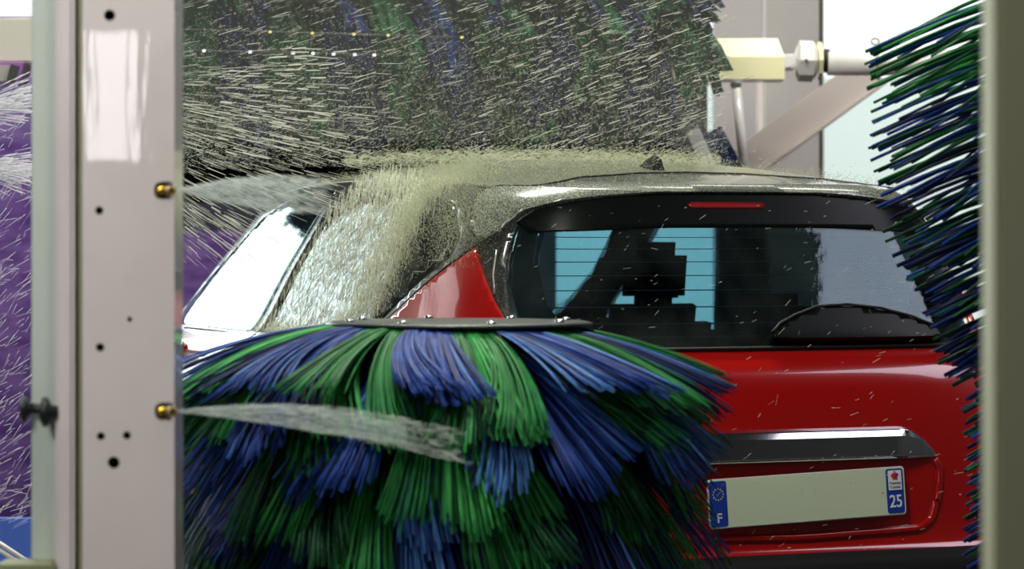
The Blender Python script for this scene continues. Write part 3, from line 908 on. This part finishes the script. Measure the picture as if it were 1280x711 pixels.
bm = bmesh.new(); add_cyl(bm, al(1022, 76), al(1027, 76), .066, n=8); bm_obj('flange_plate', bm, M['yellow_paint'], arm)
bm = bmesh.new(); add_lathe(bm, al(1029, 76), (1, 0, 0), [(0, .03), (.005, .042), (.02, .042), (.026, .03)], 24); bm_obj('collar', bm, M['rubber'], arm)
bm = bmesh.new(); add_cyl(bm, al(1034, 78), al(1250, 78), .046, n=24); bm_obj('drive_shaft', bm, M['white_paint'], arm, True)
bm = bmesh.new(); c = al(1005, 77, -.075); add_cyl(bm, c, c+Vector((0, -.006, 0)), .005, n=10); bm_obj('bolt', bm, M['rubber'], arm)
# little ring on a rod
bm = bmesh.new(); add_cyl(bm, at(1096, 60, AY-.1), at(1098, 100, AY-.1), .006, n=8)
ring = [at(1094+5*math.cos(i*PI/6), 52+4*math.sin(i*PI/6), AY-.1) for i in range(13)]; add_tube(bm, ring, .004, 6)
eo = bm_obj('eye_rod', bm, M['olive'], arm, True); eo.location = -arm.location

br = empty('diagonal_brace', (at(1000, 300, 10.6).x, 10.6, 0))
tag(br, 'pinkish grey diagonal steel beam rising right behind the car roof', 'beam')
p0 = at(850, 262, 10.6)-br.location; p1 = at(1092, 86, 10.6)-br.location
d = (p1-p0).normalized(); L = (p1-p0).length; ang = math.atan2(d.z, d.x)
bm = bmesh.new(); Rm = Matrix.Rotation(-ang, 3, 'Y'); add_box(bm, (p0+p1)/2, (L, .09, .125), Rm, .004); bm_obj('beam_web', bm, M['pink_grey'], br)
bm = bmesh.new(); nrm = Vector((d.z, 0, -d.x)); add_box(bm, (p0+p1)/2+nrm*.062+Vector((0, -.03, 0)), (L, .12, .014), Rm, .003); bm_obj('beam_flange', bm, M['pink_grey'], br)
def pole(name, pa, pb, r, m, label, cat='pole', ball=None):
    o = empty(name, (pa.x, pa.y, 0)); tag(o, label, cat)
    bm = bmesh.new(); q = Vector((pa.x, pa.y, 0)); add_cyl(bm, pa-q, pb-q, r, n=16); bm_obj('rod', bm, m, o, True)
    if ball:
        bm = bmesh.new(); bmesh.ops.create_icosphere(bm, subdivisions=3, radius=ball, matrix=Matrix.Translation(pa-q)); bm_obj('ball_joint', bm, M['steel'], o, True)
    return o
pole('support_rod', at(920, 106, 10.3), at(935, 260, 10.3), .017, M['white_paint'], 'white rod with ball top slanting down under the yellow motor arm', ball=.02)
pole('support_post', at(950, 92, 11.0), Vector((at(950, 300, 11.0).x, 11.0, 0)), .018, M['pink_grey'], 'thin brownish upright post behind the diagonal beam')
o = bmesh.new(); add_box(o, at(884, 206, 9.9), (.05, .03, .26), Matrix.Rotation(math.radians(-24), 3, 'Y'), .004)
tag(bm_obj('guide_plate', o, M['white_paint']), 'narrow white plate tilted beside the roller brush end', 'plate')
o = bmesh.new(); add_box(o, at(904, 196, 10.0), (.085, .05, .20), Matrix.Rotation(math.radians(-28), 3, 'Y'), .004)
tag(bm_obj('guide_bracket', o, M['navy']), 'dark blue bracket tilted right of the narrow white plate', 'bracket')

# cross member added behind the roller to block light, with small glowing dots
gb = empty('gantry_crossbeam', Vector(c2w(0, 3.65, 0)), TH)
tag(gb, 'dark machine crossbeam behind the roller brush with a row of small lamps', 'crossbeam')
bm = bmesh.new(); add_box(bm, (.39, 0, 2.14), (2.22, .12, 1.32), bevel=.01); bm_obj('beam_cover', bm, M['brush_core'], gb)  # dark cover added to block bright gaps behind the brush

M['led'] = emit_mat('small_lamp_white', (.85, .85, 1), 1.5); M['led_y'] = emit_mat('small_lamp_yellow', (.9, .85, .2), 1)  # small emissive dots set along a thin bar
for px_ in (255, 312, 366, 391, 417, 444, 469):
    ul = -.84+(px_-270)*.115/47
    bm = bmesh.new(); add_cyl(bm, (ul, -1.60, 1.90), (ul, -1.61, 1.90), .0042, n=12); bm_obj('indicator_lamp', bm, M['led'], gb)
bm = bmesh.new(); add_cyl(bm, (-1.05, -1.595, 1.90), (-.3, -1.595, 1.90), .004, n=8); add_cyl(bm, (-1.05, -1.595, 1.96), (-.1, -1.595, 1.96), .004, n=8); add_cyl(bm, (-1.0, -1.6, 1.88), (-1.0, -1.6, 2.75), .012, n=8); add_cyl(bm, (-1.0, -1.6, 2.74), (-.65, 0, 2.74), .02, n=8); bm_obj('lamp_bar', bm, M['brush_core'], gb)
for px_ in (337, 390, 443, 487, 583):
    ul = -.84+(px_-270)*.115/47
    bm = bmesh.new(); add_cyl(bm, (ul, -1.60, 1.96), (ul, -1.61, 1.96), .0038, n=12); bm_obj('indicator_lamp', bm, M['led_y'], gb)

# ------------------------------------------------------------------ left background
LY = 8.6
def thing_box(name, xa, xb, ya, yb, Y, dep, m, label, cat, bev=.006):
    a = at(xa, yb, Y); b = at(xb, ya, Y); bm = bmesh.new()
    add_box(bm, ((a.x+b.x)/2, Y+dep/2, (a.z+b.z)/2), (b.x-a.x, dep, b.z-a.z), bevel=bev)
    return tag(bm_obj(name, bm, m), label, cat)
thing_box('crossbeam', -400, 62, 22, 78, LY, .2, M['beam_cream'], 'cream painted horizontal beam at the top left corner', 'beam')
lampbox = empty('lamp_housing', (at(0, 300, LY).x, LY, 0)); tag(lampbox, 'purple framed lamp housing hanging under the cream beam', 'lamp')
bm = bmesh.new(); q = lampbox.location
a = at(-60, 106, LY)-q; b = at(31, 79, LY)-q
add_prism(bm, [(a.x, a.z), (b.x-.02, a.z), (b.x, b.z), (a.x, b.z)], -.02, .14); bm_obj('frame', bm, M['purple_frame'], lampbox)
bm = bmesh.new(); a = at(-50, 102, LY)-q; b = at(19, 82, LY)-q; add_box(bm, ((a.x+b.x)/2, -.024, (a.z+b.z)/2), (b.x-a.x, .012, b.z-a.z)); bm_obj('lamp_glass', bm, M['panel'], lampbox)
bm = bmesh.new(); a = at(13, 104, LY)-q; b = at(24, 82, LY)-q; add_box(bm, ((a.x+b.x)/2, -.030, (a.z+b.z)/2), (b.x-a.x, .012, b.z-a.z), Matrix.Rotation(math.radians(15), 3, 'Y')); bm_obj('hinge', bm, M['rubber'], lampbox)
# rail at the lower left
rl = empty('guide_rail', (at(0, 300, 7.5).x, 7.5, 0)); tag(rl, 'pair of white tubes slanting down at the bottom left corner', 'rail')
q = rl.location
for dy in (0, 9):
    bm = bmesh.new(); add_cyl(bm, at(-60, 640+dy, 7.5)-q, at(75, 728+dy, 7.5)-q, .006, n=14); bm_obj('tube', bm, M['white_paint'], rl, True)
thing_box('side_panel', -80, 60, 648, 780, 9.0, .05, M['blue_panel'], 'bright blue panel behind the white tubes at the bottom left', 'panel')

# ------------------------------------------------------------------ hall
def slab(name, x0, x1, y0, y1, z0, z1, m):
    bm = bmesh.new(); add_box(bm, ((x0+x1)/2, (y0+y1)/2, (z0+z1)/2), (x1-x0, y1-y0, z1-z0)); return tag(bm_obj(name, bm, m), kind='structure')
slab('floor', -6, 6, -5, 24, -.1, 0, M['floor'])
slab('ceiling', -6, 6, -5, 17, 4.2, 4.3, M['ceiling'])
slab('wall_left', -5.6, -5.5, -5, 17, 0, 4.2, M['wall'])
slab('wall_right', 5.4, 5.5, -5, 17, 0, 4.2, M['wall'])
wb = slab('wall_back', -2.7, -2.1, 13.0, 13.1, 0, 2.36, M['purple'])
slab('wall_back_centre', -2.1, .2, 13.0, 13.1, 1.39, 4.2, M['wall_dark'])
slab('wall_back_low', -2.1, at(330, 0, 13).x, 13.0, 13.1, 0, 1.39, M['purple'])
slab('wall_back_low', at(330, 0, 13).x, .2, 13.0, 13.1, 0, 1.39, M['wall_dark'])
# grey sectional wall panels
wp = slab('wall_panel', at(893, 0, 12.5).x, at(1030, 0, 12.5).x, 12.5, 12.6, 0, 4.2, M['panel'])
for xx, m in ((955, M['white_paint']), (1026, M['rubber'])):
    bm = bmesh.new(); w_ = .012; x_ = at(xx, 0, 12.5).x; add_box(bm, (x_, 12.495, 2.1), (w_, .02, 4.2)); tag(bm_obj('trim_1', bm, m), kind='structure')
slab('wall_front', -6, 6, -5.1, -5, 0, 4.2, M['wall'])
slab('wall_outside', -3, 8, 20, 20.1, 0, CZ+(300-96)/F*20, M['outside'])

# ------------------------------------------------------------------ light
def area(name, loc, rot, sx, sy, power, col=(1, 1, 1)):
    l = bpy.data.lights.new(name, 'AREA'); l.shape = 'RECTANGLE'; l.size = sx; l.size_y = sy; l.energy = power; l.color = col
    o = bpy.data.objects.new(name, l); COL.objects.link(o); o.location = loc; o.rotation_euler = rot
    return o
def aim(o, target):
    d = Vector(target)-o.location; o.rotation_euler = d.to_track_quat('-Z', 'Y').to_euler()
w = bpy.data.worlds.new('sky'); SC.world = w; w.use_nodes = True
w.node_tree.nodes['Background'].inputs[0].default_value = (.93, .97, 1, 1); w.node_tree.nodes['Background'].inputs[1].default_value = 1.5
o = area('entrance_lamp', (-1.6, 2.5, 2.6), (0, 0, 0), .9, .5, 33, (1, .95, .92)); aim(o, (-.6, 4.6, 1.25))  # unseen fill light added to brighten the left post
o = area('skylight', (4.12, 6.75, 4.17), (0, 0, 0), 1.85, 2.2, 58, (.90, .86, 1.0))
o = area('left_window', (-3.9, 14.2, 2.2), (0, 0, 0), 4.2, 3.0, 330, (.82, 1, 1)); aim(o, (-.9, 9.5, 1.2))
o = area('ceiling_lamp', (-.3, 4.3, 4.15), (0, 0, 0), .5, 1.2, 100, (1, 1, .90))
o = area('purple_lamp', (-2.3, 10.3, 3.2), (0, 0, 0), .5, .5, 32, (.40, .16, 1)); aim(o, (-2.1, 13, 1.2))
o = area('exit_lamp', (1.5, 9.6, 4.1), (0, 0, 0), 1.2, .6, 90, (1, .98, .88)); aim(o, (1.1, 11.6, 1.9))  # added fill, brightens the grey wall panel and motor arm
o = area('front_window', (-1.94, -4.9, 2.05), (PI/2, 0, PI), .24, .62, 5, (1, .97, .98)); aim(o, (-.6, 4.5, 1.6))
o = area('roof_lamp', (-.2, 8.1, 4.15), (0, 0, 0), 1.6, .5, 140, (1, 1, .86))  # made-up overhead light to lift the dim splash and roof
o = area('left_high_window', (-5.4, 9.5, 3.4), (0, 0, 0), 2.0, 1.6, 26, (1, .97, .95)); aim(o, (-.3, 7.2, 1.2))  # invented light high on the left, added to brighten the red fin
o = area('side_lamp', (1.7, .6, 2.9), (0, 0, 0), .4, .4, 11, (1, 1, .94)); aim(o, (.5, 2.9, 1.3))  # light added out of view to brighten the right post's front
l = bpy.data.lights.new('sun', 'SUN'); l.energy = 2.6; l.angle = .05; o = bpy.data.objects.new('sun', l); COL.objects.link(o)
o.rotation_euler = Vector((0, .6, -.8)).to_track_quat('-Z', 'Y').to_euler()
# thin haze of atomised water over the car
bm = bmesh.new(); add_box(bm, (-.45, 7.9, 2.35), (2.3, 1.3, 1.46))
hz = bm_obj('water_haze', bm, M['olive']); tag(hz, 'thin haze of fine water hanging in front of the roller brush', 'haze', kind='stuff')
m = bpy.data.materials.new('haze'); m.use_nodes = True; nt = m.node_tree; nt.nodes.clear()
ou = nt.nodes.new('ShaderNodeOutputMaterial'); vs = nt.nodes.new('ShaderNodeVolumeScatter'); vs.inputs['Density'].default_value = .05
vs.inputs['Color'].default_value = (.85, .9, .82, 1)
nt.links.new(vs.outputs[0], ou.inputs['Volume']); hz.data.materials[0] = m

# ------------------------------------------------------------------ water
rng = np.random.default_rng(4)
BUF = {}
def pour(key, P, D, Ln, W):
    n = len(P); BUF.setdefault(key, []).append((np.asarray(P, float), np.asarray(D, float), np.broadcast_to(Ln, n).astype(float), np.broadcast_to(W, n).astype(float)))
def settle(key, name, m, label, cat):
    return streaks(name, *[np.concatenate([b[i] for b in BUF[key]]) for i in range(4)], m, label, cat)
def streaks(name, P, D, Ln, W, m, label=None, cat=None, parent=None, tipped=True):
    """drops drawn out along D: spindle with 4 sides, thickest in the middle"""
    P = np.asarray(P, float); D = np.asarray(D, float); D /= np.linalg.norm(D, axis=1)[:, None]
    n = len(P); Ln = np.broadcast_to(Ln, n); W = np.broadcast_to(W, n)
    a = np.tile(np.array([0., 1., .13]), (n, 1)); X = np.cross(D, a); X /= np.linalg.norm(X, axis=1)[:, None]; Yv = np.cross(D, X)
    V = np.empty((n, 8, 3))
    for e, sg in ((0, -.5), (4, .5)):
        c = P+D*(sg*Ln)[:, None]
        for j, (sx, sy) in enumerate(((1, 0), (0, 1), (-1, 0), (0, -1))):
            V[:, e+j] = c+X*(sx*W*.5)[:, None]+Yv*(sy*W*.5)[:, None]
    base = np.array([[0, 1, 5, 4], [1, 2, 6, 5], [2, 3, 7, 6], [3, 0, 4, 7], [3, 2, 1, 0], [4, 5, 6, 7]])
    Fq = (base[None]+(np.arange(n)*8)[:, None, None]).reshape(-1, 4)
    me = bpy.data.meshes.new(name)
    me.vertices.add(n*8); me.vertices.foreach_set('co', V.reshape(-1))
    me.loops.add(len(Fq)*4); me.loops.foreach_set('vertex_index', Fq.reshape(-1).astype(np.int32))
    me.polygons.add(len(Fq)); me.polygons.foreach_set('loop_start', np.arange(len(Fq), dtype=np.int32)*4)
    me.update(calc_edges=True); me.materials.append(m)
    o = bpy.data.objects.new(name, me); COL.objects.link(o)
    if parent: o.parent = parent
    if label: tag(o, label, cat, kind='stuff')
    return o
def U(a, b, n): return rng.uniform(a, b, n)
def atN(x, y, Y): return np.stack([(x-640)/F*Y, Y, CZ+(300-y)/F*Y], 1)
def dirs(ang, jit=.04):
    n = len(ang); return np.stack([np.cos(ang), rng.normal(0, jit, n), np.sin(ang)], 1)

# A: coarse spray thrown right from the left side of the machine, fanning out
n = 950
x = 222+rng.beta(1.1, 1.9, n)*300; y = 45+rng.beta(1.6, 1.05, n)*285
Y = U(6.6, 8.4, n); ang = -np.arctan2(y-95, x+20)+rng.normal(0, .05, n)
keep = ~((x > 370) & (y > 265)); x, y, Y, ang = x[keep], y[keep], Y[keep], ang[keep]; n = len(x)
pour('fan', atN(x, y, Y), dirs(ang), rng.gamma(2.4, .016, n)+.012, rng.gamma(2, .00032, n)+.0004)
n = 75
x = rng.normal(360, 38, n); y = U(60, 250, n); Y = U(6.2, 7.2, n); ang = -np.arctan2(y-95, x+20)+rng.normal(0, .05, n)
x2 = np.array([380, 392, 430, 345, 300, 375, 420, 330, 270, 290, 240]); y2 = np.array([70, 88, 110, 170, 187, 150, 190, 235, 262, 275, 290.])
x = np.concatenate([x, x2]); y = np.concatenate([y, y2]); Y = np.concatenate([Y, np.full(len(x2), 6.3)]); ang = np.concatenate([ang, -np.arctan2(y2-95, x2+20)])
n = len(x)
pour('fan', atN(x, y, Y), dirs(ang), U(.02, .045, n), U(.0015, .0042, n))
# B: long thin rain slanting up to the right in front of the roller brush
n = 1900
x = U(222, 905, n); y = U(-15, 200, n); keep = rng.random(n) < np.clip(.25+(x-222)/800, 0, 1); x, y = x[keep], y[keep]; n = len(x)
Y = U(6.7, 8.3, n); ang = .33+rng.normal(0, .08, n)
pour('rain', atN(x, y, Y), dirs(ang), rng.gamma(2.2, .009, n)+.006, rng.gamma(2, .00028, n)+.0003)
n = 130
x = rng.normal(770, 85, n); y = U(0, 190, n); Y = U(6.4, 7.5, n)
pour('rain', atN(x, y, Y), dirs(.36+rng.normal(0, .06, n)), U(.015, .034, n), U(.0008, .0024, n))
# C: fine mist hanging over the roof
n = 24000
x = U(222, 910, n); y = -20+rng.beta(1.9, 1.0, n)*228
Y = U(6.9, 8.2, n); ang = rng.normal(.5, .6, n)
pour('rain', atN(x, y, Y), dirs(ang, .4), rng.gamma(2, .0014, n)+.001, U(.0003, .0008, n))
settle('fan', 'water_spray', M['drop'], 'coarse pale streaks of water fanning right from behind the white post', 'water spray')
settle('rain', 'water_rain', M['drop'], 'thin slanting drops and mist in front of the dark roller brush', 'water spray')
# D: splash skin bouncing along the roof ridge and rear roof edge
def car_w(u, s, z):
    return np.stack([P0[0]+u*math.cos(TH)-s*math.sin(TH), P0[1]+u*math.sin(TH)+s*math.cos(TH), z], 1)
def roofz(u, s):
    z = 1.462+.05*math.sin(max(0, min(1, (s-.3)/2.4))*PI)
    q = max(abs(u)/.62, abs(s-1.45)/1.12); q = min(1, q)
    return z+.062*(1-q**2.2)
n = 9000
u = U(-.60, .62, n); s_ = .35+rng.beta(1.0, 1.2, n)*1.9
zz = np.array([roofz(a, b) for a, b in zip(u, s_)])+rng.exponential(.008, n)
pour('roof', car_w(u, s_, zz), np.stack([rng.normal(0, 1, n), rng.normal(0, .5, n), rng.normal(0, .6, n)], 1), rng.gamma(2, .0014, n)+.001, U(.0006, .0014, n))
n = 6000
t = rng.random(n); x = 430+t*470; yb = 204-6*np.sin((x-430)/470*PI)+rng.normal(0, 4, n)-np.abs(rng.normal(0, 5, n))
pour('roof', atN(x, yb, U(7.6, 8.3, n)), dirs(rng.normal(.05, .35, n), .2), rng.gamma(2, .003, n)+.002, U(.0005, .0011, n))
n = 7000
t = rng.random(n); bx = np.interp(t, [0, .25, .5, .75, 1], [600, 545, 520, 500, 470]); by = np.interp(t, [0, .25, .5, .75, 1], [206, 222, 262, 320, 385])
x = bx+rng.standard_t(2.5, n)*7-4; y = by+rng.normal(0, 9, n)
pour('roof', atN(x, y, U(7.0, 7.35, n)), dirs(-1.25+rng.normal(0, .5, n), .3), rng.gamma(2, .0022, n)+.001, U(.0005, .0013, n))
n = 9000
x = 575+rng.normal(0, 28, n); y = 270+rng.normal(0, 42, n); k_ = (y < 335) & (y > 200) & (x < 640); x, y = x[k_], y[k_]; n = len(x)
pour('roof', atN(x, y, U(6.95, 7.1, n)), dirs(-1.2+rng.normal(0, .8, n), .3), rng.gamma(2, .0012, n)+.0008, U(.0004, .0011, n))
settle('roof', 'roof_splash', M['drop_fine'], 'pale foaming splash bouncing over the wet car roof and its left corner', 'water splash')
# E: water pouring down the left flank of the glasshouse
n = 6500
kk_ = U(8.2, 13.1, n)
V3 = [npoint(-math.radians(av), kv, .006+abs(rng.normal(0, .006))) for av, kv in zip(np.where(rng.random(n) < .35, 60+rng.normal(0, 2.2, n), 58+rng.beta(1.2, 1.5, n)*31)+(13-kk_)*1.6, kk_)]
P = np.array([[v.x, v.y, v.z] for v in V3]); P = car_w(P[:, 0], P[:, 1], P[:, 2])
streaks('running_water', P, np.stack([rng.normal(-.15, .12, n), rng.normal(0, .15, n), -np.ones(n)], 1), rng.gamma(2.2, .010, n)+.003, rng.gamma(1.6, .00045, n)+.0004, M['sheet'], 'curtain of water running down the left rear side window', 'running water')
# H: scattered drops in front of tail, hatch and glass
n = 330
x = U(600, 1235, n); y = U(215, 690, n); Y = U(6.0, 6.4, n)
streaks('water_drops', atN(x, y, Y), dirs(.5+rng.normal(0, .3, n)), rng.gamma(2, .0035, n)+.003, U(.0003, .0010, n), M['drop'], 'scattered small drops flying in front of the tailgate', 'water drops')
# I: white spray and drops by the purple wall at far left
n = 420
x = -30+rng.beta(1, 1, n)*70; y = U(110, 660, n); ang = .6+rng.normal(0, .3, n)
streaks('water_spray', atN(x, y, U(7.2, 8.2, n)), dirs(ang), rng.gamma(2, .012, n)+.01, U(.0006, .0016, n), M['drop_purple'], 'thin white streaks of water in front of the purple wall', 'water spray')
n = 700
x0_ = np.zeros(n)-60; a_ = np.concatenate([rng.normal(.18, .14, n//2), rng.normal(-.1, .12, n-n//2)]); yb = np.concatenate([np.full(n//2, 140), np.full(n-n//2, 205)])
rr = U(20, 100, n); x = x0_+rr*np.cos(a_); y = yb-rr*np.sin(a_)
streaks('water_spray', atN(x, y, U(7.6, 7.9, n)), dirs(a_), U(.02, .06, n), U(.0012, .003, n), M['drop_purple'], 'white fan of spray under the purple lamp housing', 'water spray')
# lavender drops on the front door window's corner
# J: jets leaving the two nozzles
def jet(o0, length, r_end, droop, m, me, label, seed):
    root = empty('water_jet', o0); tag(root, label, 'water jet')
    bm = bmesh.new(); n = 28; ring = []; steps = 16
    for i in range(steps+1):
        t = i/steps; r = .0015+r_end*math.sin(min(t*1.25, 1)*PI/2)*(1-.35*max(0, t-.6)/.4)
        c = Vector((length*t, .25*length*t, droop*t*t))
        ring.append([bm.verts.new(c+Vector((0, r*.9*math.cos(2*PI*k/n), r*math.sin(2*PI*k/n)*.8))) for k in range(n)])
    for A, B in zip(ring, ring[1:]):
        for k in range(n): bm.faces.new((A[k], A[(k+1) % n], B[(k+1) % n], B[k]))
    bm_obj('spray_cone', bm, m, root, True)
    rg = np.random.default_rng(seed); k = 900
    t = rg.beta(1.4, 1.2, k); aa = rg.uniform(0, 2*PI, k); rr = (.0015+r_end*np.sin(np.minimum(t*1.25, 1)*PI/2))*rg.uniform(.85, 1.15, k)
    P = np.stack([length*t*1.25, .25*length*t+rr*np.cos(aa), droop*t*t*1.4+rr*np.sin(aa)*.85], 1)
    D = np.stack([np.ones(k), .25*np.ones(k), 2*droop*t/length+np.sin(aa)*.12], 1)
    ob = streaks('spray_drops', P, D, rg.gamma(2, .006, k)+.003, rg.uniform(.0004, .0010, k), me, parent=root); ob['kind'] = 'stuff'
jet(NOZ[0], .19, .030, -.006, M['jet'], M['jet_edge'], 'fan of water leaving the upper brass nozzle to the right', 1)
jet(NOZ[1], .36, .026, -.045, M['jet'], M['jet_edge'], 'long fan of water leaving the lower brass nozzle across the strips', 2)
